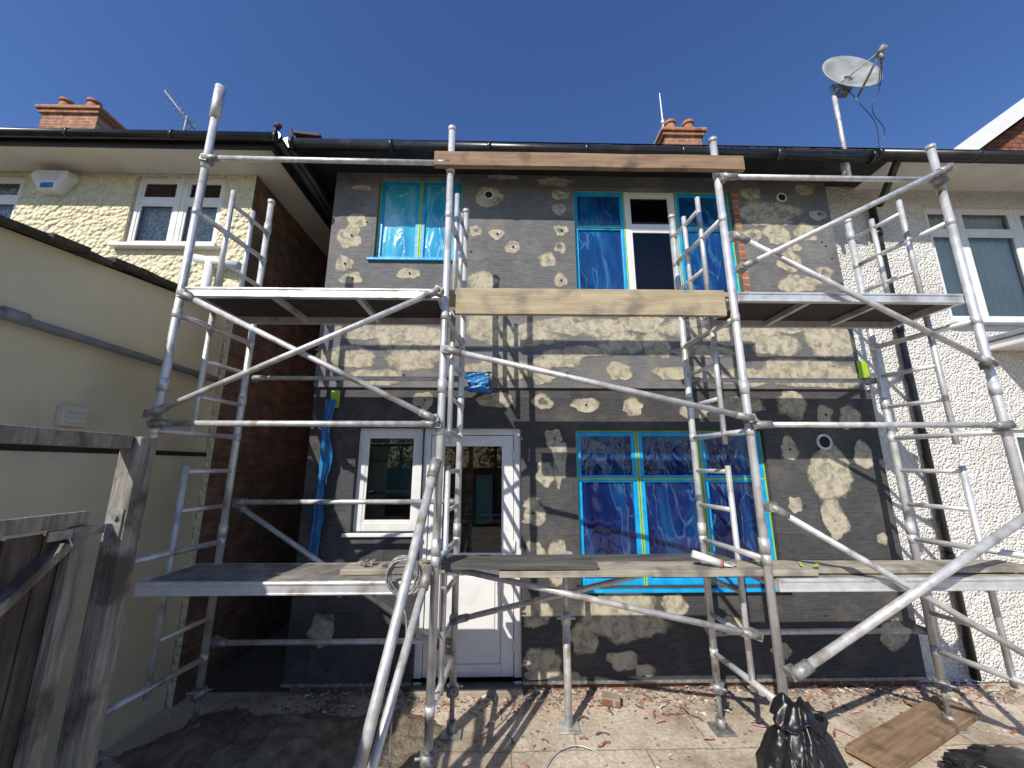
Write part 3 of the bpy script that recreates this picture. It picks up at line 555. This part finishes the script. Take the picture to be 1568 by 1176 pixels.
t2=empty('scaffold_tower'); bm=BM(); cb=BM()
endframe(bm,cb,1.54,1.48,4.33,4.12); endframe(bm,cb,3.27,3.15,4.30,4.10)
fin(bm,'end_frames',ALU,t2); bm=BM()
brace(bm,cb,(1.56,2.46,3.97),(3.25,2.46,3.97)); brace(bm,cb,(1.56,2.46,2.11),(3.25,2.46,2.11))
brace(bm,cb,(1.58,2.44,3.47),(3.22,2.44,2.52)); brace(bm,cb,(3.24,2.40,4.03),(1.58,2.40,3.20))
brace(bm,cb,(1.58,2.44,1.60),(3.25,2.44,.60)); brace(bm,cb,(1.57,2.42,.70),(3.24,2.36,1.64),.025)
brace(bm,cb,(1.5,3.19,2.57),(3.13,3.19,2.57)); brace(bm,cb,(1.5,3.19,.62),(3.13,3.19,.62))
fin(bm,'rails_and_braces',ALU2,t2); fin(cb,'couplers_and_feet',CAST,t2)
platform(t2,1.58,3.22,2.50,3.03,3.06); platform(t2,1.6,3.24,2.50,2.95,1.175,top=WOODL)

lb=empty('scaffold_link_braces'); bm=BM(); cb=BM()
brace(bm,cb,(-.46,2.44,2.60),(1.52,2.44,2.15)); brace(bm,cb,(-.42,2.95,.80),(1.44,2.95,1.20)); brace(bm,cb,(-.42,2.62,1.22),(1.50,2.62,.82))
fin(bm,'link_tubes',ALU2,lb); fin(cb,'couplers',CAST,lb)

def plank(name,mat,x0,x1,y,z,w,t,rot=0,tilt=0,edge=False):
    b=BM()
    obox(b,(0,0,0),(x1-x0,w,t),Matrix.Identity(3))
    bmesh.ops.subdivide_edges(b,edges=[e for e in b.edges if abs((e.verts[0].co-e.verts[1].co).x)>.1],cuts=12)
    for v_ in b.verts: v_.co.z+=.004*noise.noise(Vector((v_.co.x*1.5,x0,z))); v_.co.y+=.003*noise.noise(Vector((v_.co.x*2,x0,z+5)))
    rm=Matrix.Rotation(rot,3,'Z')@Matrix.Rotation(tilt,3,'Y')@(Matrix.Rotation(R(90),3,'X') if edge else Matrix.Identity(3))
    o=fin(b,name,mat,bevel=.004)
    o.matrix_world=Matrix.Translation(((x0+x1)/2,y,z))@rm.to_4x4()
    return o
plank('scaffold_board',WOODR,-.60,1.72,2.455,4.075,.12,.04,edge=True)
plank('scaffold_board',WOOD,-.41,1.46,2.475,2.955,.19,.036,edge=True)
plank('scaffold_board',WOOD,-.50,1.56,2.66,3.06,.225,.038)
plank('scaffold_board',WOODL,-.10,1.86,2.62,1.205,.225,.038)
plank('scaffold_board',WOODG,-.46,.50,2.60,1.250,.20,.036,tilt=.01,rot=.02)
plank('scaffold_board',WOODG,-.50,1.5,2.86,1.205,.2,.036)
plank('scaffold_board',WOODL,1.66,3.3,2.66,1.203,.2,.034,rot=-.01)
plank('scaffold_board',WOODL,-1.1,-.45,2.72,1.197,.2,.034,rot=.06)
plank('timber_plank',WOODR,2.15,3.45,3.05,.05,.24,.04,rot=.42)

tp=BM(); tube(tp,(.40,3.2,.02),(.40,3.2,.75),.028,14); tube(tp,(.40,3.2,.7),(.40,3.2,1.18),.02,14); tube(tp,(.40,3.2,.68),(.40,3.2,.76),.036,14); box(tp,.33,.47,3.13,3.27,.012,.022); box(tp,.34,.46,3.14,3.26,1.17,1.183); tube(tp,(.33,3.2,.72),(.47,3.2,.72),.008,8)
fin(tp,'steel_prop',ALU2)

# ------------------------------------------------------------------ satellite dish
sd=empty('satellite_dish')
bm=BM(); tube(bm,(3.33,3.22,4.62),(3.33,3.2,5.72),.021,12); tube(bm,(3.33,3.2,5.70),(3.45,3.17,5.72),.018,10); box(bm,3.30,3.36,3.23,3.26,4.7,4.95); fin(bm,'mast',ALU2,sd)
n=Vector((-.05,-1,.22)).normalized(); C=Vector((3.50,3.13,5.83)); rot=n.to_track_quat('Z','Y').to_matrix()
bm=BM(); pr=None; c0=bm.verts.new(C-n*.07)
for ri in range(1,8):
    r=.29*ri/7; rg=[bm.verts.new(C+rot@Vector((r*math.cos(t*math.pi/18),r*.97*math.sin(t*math.pi/18),-.07+.07*(ri/7)**2+(.0 if ri<7 else -.004)))) for t in range(36)]
    for i in range(36):
        if pr: bm.faces.new((pr[i],pr[(i+1)%36],rg[(i+1)%36],rg[i]))
        else: bm.faces.new((c0,rg[i],rg[(i+1)%36]))
    pr=rg
o=fin(bm,'reflector',DISHM,sd,smooth=True); sm=o.modifiers.new('s','SOLIDIFY'); sm.thickness=.008
bm=BM(); low=C+Vector((.02,.02,-.30)); feed=C+n*.30+Vector((.02,0,-.17))
tube(bm,low,feed,.011,10); tube(bm,C+Vector((-.2,0,-.2)),feed,.005,8); tube(bm,C+Vector((.24,0,-.18)),feed,.005,8)
tube(bm,feed-n*.06,feed+n*.03,.028,14); tube(bm,feed-n*.02,feed-n*.02+Vector((0,0,-.09)),.018,12)
obox(bm,C-n*.10+Vector((-.02,0,-.10)),(.09,.07,.12),rot); tube(bm,C-n*.10+Vector((-.03,0,-.13)),(3.40,3.18,5.62),.018,10); fin(bm,'feed_arm_and_bracket',CAST,sd)
def curve(name,pts,r,mat,parent=None):
    cu=bpy.data.curves.new(name,'CURVE'); cu.dimensions='3D'; cu.bevel_depth=r; cu.bevel_resolution=3
    s=cu.splines.new('BEZIER'); s.bezier_points.add(len(pts)-1)
    for b_,p in zip(s.bezier_points,pts): b_.co=p; b_.handle_left_type=b_.handle_right_type='AUTO'
    o=bpy.data.objects.new(name,cu); sc.collection.objects.link(o); cu.materials.append(mat)
    if parent: o.parent=parent
    return o
curve('coax_cable',[tuple(feed),(3.60,3.0,5.5),(3.56,3.08,5.3),(3.68,3.12,5.1),(3.64,3.15,4.9)],.0035,BLACK,sd)
curve('coax_cable_loop',[(3.45,3.17,5.65),(3.50,3.12,5.4),(3.60,3.12,5.2),(3.62,3.15,4.9)],.0035,BLACK,sd)

bm=BM(); tube(bm,(3.50,7.2,8.6),(3.48,7.2,10.25),.022,10,.012); tube(bm,(3.49,7.2,9.4),(3.49,7.2,9.5),.035,10); fin(bm,'whip_antenna',UPVC)
bm=BM(); tube(bm,(-6.5,6.6,6.8),(-6.5,6.6,8.75),.02,10); a0=Vector((-6.95,6.5,9.25)); a1=Vector((-6.4,6.7,8.55)); tube(bm,a0,a1,.014,8); d=(a1-a0)
for i in range(9):
    c=a0+d*(i/8.5); s=.07+.009*i; tube(bm,c+Vector((-s*.7,0,-s*.5)),c+Vector((s*.7,0,s*.5)),.007,6)
fin(bm,'tv_aerial',CAST)
bm=BM(); obox(bm,(-2.0,3.22,5.0),(.26,.1,.03),Matrix.Rotation(.12,3,'Y')); tube(bm,(-2.12,3.18,4.93),(-2.16,3.18,5.06),.014,8); fin(bm,'broken_hip_tile',DARKT,house,bevel=.008)

# ------------------------------------------------------------------ loose things
def bag(name,c,rx,ry,h,seed,neck=True):
    b=BM(); bmesh.ops.create_icosphere(b,subdivisions=6,radius=1)
    for v_ in b.verts:
        p=v_.co.copy(); z=(p.z+1)/2
        prof=1.0 if z<.55 else max(.48,1.0-(z-.55)*1.1)
        if not neck: prof=1
        q=Vector((p.x*rx*prof,p.y*ry*prof,z*h))
        if z>.88 and neck: q.x*=1.6; q.y*=1.4
        a=math.atan2(p.y,p.x)
        f=abs(noise.noise(Vector((math.cos(a)*2.4,math.sin(a)*2.4,z*2.4+seed))))*.42+abs(noise.noise(Vector((p.x*5+p.z*2,p.y*5,p.z*4+seed))))*.16
        q.x*=.84+f; q.y*=.84+f; q.z*=1+.12*noise.noise(p*3+Vector((seed,0,0)))
        q.z=max(.0,q.z)
        v_.co=Vector(c)+q
    return fin(b,name,BAGM,smooth=True)
bag('rubbish_bag',(1.42,2.22,.012),.20,.19,.66,3)
bag('rubbish_bag',(2.95,2.55,.012),.45,.26,.16,9,neck=False)
bm=BM(); prof=[(.0,.045),(.16,.045),(.21,.018),(.25,.016)]
for i in range(3): tube(bm,(1.42,1.98,.02+prof[i][0]+.25),(1.42,1.98,.02+prof[i+1][0]+.25),prof[i][1],14,prof[i+1][1])
box(bm,1.34,1.5,1.93,2.05,.012,.27); fin(bm,'green_bottle',M('green_plastic',(.0,.12,.08),(.01,.2,.14),rough=.2))
bm=BM(); tube(bm,(1.13,2.6,1.30),(1.28,2.56,1.252),.024,16); tube(bm,(1.28,2.56,1.252),(1.295,2.556,1.248),.026,16,mi=1); tube(bm,(1.295,2.556,1.248),(1.35,2.54,1.235),.010,10,.004); fin(bm,'sealant_tube',UPVC,mats=[UPVC,POT])
bm=BM()
for i in range(30):
    x=random.choice([random.uniform(1.2,1.9),random.uniform(-1.0,-.5)]); y=random.uniform(2.54,2.75)
    obox(bm,(x,y,1.23+random.uniform(0,.012)),(random.uniform(.02,.09),random.uniform(.01,.03),random.uniform(.004,.02)),Matrix.Rotation(random.uniform(0,3),3,'Z')@Matrix.Rotation(random.uniform(-.3,.3),3,'Y'),random.choice((0,0,2,2,2,1)) if x>1 else random.choice((0,2)))
fin(bm,'offcuts_on_boards',WOODL,mats=[WOODL,LIME,CAST])
pts=[]
for i in range(44):
    a=i*.8; pts.append((-.66+.085*math.cos(a)+.012*math.sin(i),2.45+.012*i/10-.03,1.22+.10*math.sin(a)+.02*noise.noise(Vector((i*.7,0,0)))))
pts+=[(-.62,2.4,1.0),(-.66,2.35,.6),(-.6,2.3,.2),(-.5,2.3,.03),(-.3,2.5,.02),(.0,2.6,.02)]
curve('cable_coil',pts,.006,CAST)
curve('loose_cable',[(.15,2.75,.03),(.3,2.95,.03),(.45,2.98,.03),(.62,2.8,.03),(.66,2.6,.03)],.004,ALU2)
def sheet(name,x0,x1,z0,z1,y,mat):
    b=BM(); g=[]
    for j in range(31):
        row=[]
        for i in range(9):
            u=i/8; w=j/30; z=z0+(z1-z0)*w; k=1+.7*noise.noise(Vector((w*4,0,x0)))
            x=(x0+x1)/2+(u-.5)*(x1-x0)*k+.05*noise.noise(Vector((w*3,2,x0)))
            row.append(b.verts.new((x,y-.05*abs(noise.noise(Vector((u*5,w*7,x0)))),z)))
        g.append(row)
    for j in range(30):
        for i in range(8): b.faces.new((g[j][i],g[j][i+1],g[j+1][i+1],g[j+1][i]))
    return fin(b,name,mat,smooth=True)
sheet('hanging_blue_film',-1.73,-1.65,1.05,2.45,3.56,BLUEC)
sheet('hanging_blue_film',-.42,-.22,2.52,2.72,3.56,BLUEC)
bm=BM(); box(bm,3.40,3.50,3.585,3.592,2.66,2.86); box(bm,-1.70,-1.62,3.588,3.595,2.38,2.54); fin(bm,'lime_tape_strips',LIME,house)
mats=[M('pink_foam_bits',(.5,.26,.27),(.6,.36,.35),rough=.9),M('white_render_bits',(.55,.52,.47),(.7,.67,.6),rough=.9),M('brick_bits',(.28,.12,.07),(.36,.17,.1),rough=.9),M('dirt_bits',(.20,.155,.11),(.32,.26,.19),rough=.9),M('grey_foam_bits',(.10,.10,.105),(.15,.15,.155),rough=.9)]
bm=BM()
for i in range(3200):
    if i<2500: x=random.uniform(-1.8,4.2); y=3.68-abs(random.gauss(0,.16))
    else: x=random.uniform(-2.2,4.2); y=random.uniform(1.9,3.6)
    s=random.uniform(.004,.015)*(2.2 if random.random()<.07 else 1)
    vs=[bm.verts.new(Vector((x,y,.012+s*.3))+Vector((random.uniform(-s,s)*1.4,random.uniform(-s,s),random.uniform(-s,s)*.6))) for _ in range(6)]
    try:
        r=bmesh.ops.convex_hull(bm,input=vs); mi=random.choices(range(5),(2.4,2.4,3,6,3))[0]
        for g in r['geom']:
            if isinstance(g,bmesh.types.BMFace): g.material_index=mi
    except Exception: pass
for i in range(60):
    x=random.uniform(-.2,4.1); y=random.uniform(3.0,3.6); mi=random.choice((0,0,1,4,2)); a=random.uniform(0,6.28); L=random.uniform(.03,.10); z=.02
    p=Vector((x,y,z))
    for k in range(4):
        a+=random.uniform(-.8,.8); q=p+Vector((math.cos(a)*L/3,math.sin(a)*L/3,random.uniform(-.004,.010))); q.z=max(.014,q.z)
        obox(bm,(p+q)/2,(L/3,.012,.003),Matrix.Rotation(a,3,'Z')@Matrix.Rotation(random.uniform(-.5,.5),3,'X'),mi); p=q
fin(bm,'rubble_debris',None,mats=mats)
bm=BM(); obox(bm,(.78,3.46,.045),(.14,.09,.055),Matrix.Rotation(-.3,3,'Z')); fin(bm,'loose_brick',BRICKP,bevel=.008)

# ------------------------------------------------------------------ garden end behind the camera (seen only in window reflections)
verts=[];faces=[]
for t in range(9):
    cx=-12+t*3+random.uniform(-.8,.8); cy=-17+random.uniform(-1,1); h=random.uniform(3.5,6)
    for c in range(28):
        a=random.uniform(0,6.28); rr=random.uniform(0,1.7); cc=Vector((cx+rr*math.cos(a),cy+rr*math.sin(a),random.uniform(1.2,h)))
        for l in range(26):
            p=cc+Vector((random.gauss(0,.35),random.gauss(0,.35),random.gauss(0,.3))); u=Vector((random.uniform(-1,1),random.uniform(-1,1),random.uniform(-1,1))).normalized()*.11; w=u.orthogonal().normalized()*.07
            k=len(verts); verts+= [p-u,p+w,p+u,p-w]; faces.append((k,k+1,k+2,k+3))
    k=len(verts)
    for z,r in ((0,.16),(h*.8,.06)):
        for i in range(8): verts.append(Vector((cx+r*math.cos(i*.785),cy+r*math.sin(i*.785),z)))
    for i in range(8): faces.append((k+i,k+(i+1)%8,k+8+(i+1)%8,k+8+i))
me=bpy.data.meshes.new('distant_tree_row'); me.from_pydata([tuple(v_) for v_ in verts],[],faces); me.materials.append(M('tree_foliage',(.03,.06,.015),(.07,.11,.03),scale=2,rough=.8)); o=bpy.data.objects.new('distant_tree_row',me); sc.collection.objects.link(o)
bm=BM()
for i in range(90): box(bm,-7+i*.16,-6.85+i*.16,-9.52,-9.5,0,1.75+.01*random.random())
fin(bm,'garden_boundary_fence',FENCE)

# ------------------------------------------------------------------ light, sky, camera
d=Vector((.6,1,-.95)).normalized()
el=math.asin(-d.z)
su=bpy.data.lights.new('sun','SUN'); su.energy=5.0; su.angle=R(.5); su.color=(1,.94,.84)
so=bpy.data.objects.new('sun',su); so.rotation_euler=d.to_track_quat('-Z','Y').to_euler(); so.location=(-6,-10,9); sc.collection.objects.link(so)
w=bpy.data.worlds.new('World'); sc.world=w; w.use_nodes=True; nt=w.node_tree
sk=nt.nodes.new('ShaderNodeTexSky'); sk.sky_type='NISHITA'; sk.sun_disc=False; sk.sun_elevation=el; sk.sun_rotation=math.atan2(-d.x,-d.y)%(2*math.pi)
sk.altitude=0; sk.air_density=1.15; sk.dust_density=.4; sk.ozone_density=4
hs=nt.nodes.new('ShaderNodeHueSaturation'); hs.inputs['Hue'].default_value=.513; hs.inputs['Saturation'].default_value=1.18; hs.inputs['Value'].default_value=1.0
nt.links.new(sk.outputs[0],hs.inputs['Color'])
bg=nt.nodes['Background']; bg.inputs[1].default_value=.14; nt.links.new(hs.outputs[0],bg.inputs[0])
cam=bpy.data.cameras.new('camera'); cam.sensor_width=36; cam.lens=13.5; cam.clip_start=.05; cam.clip_end=2000
co=bpy.data.objects.new('camera',cam); sc.collection.objects.link(co); sc.camera=co
yaw=R(1.2); co.location=(-.076,0,1.85); co.rotation_euler=(R(102),0,-yaw)
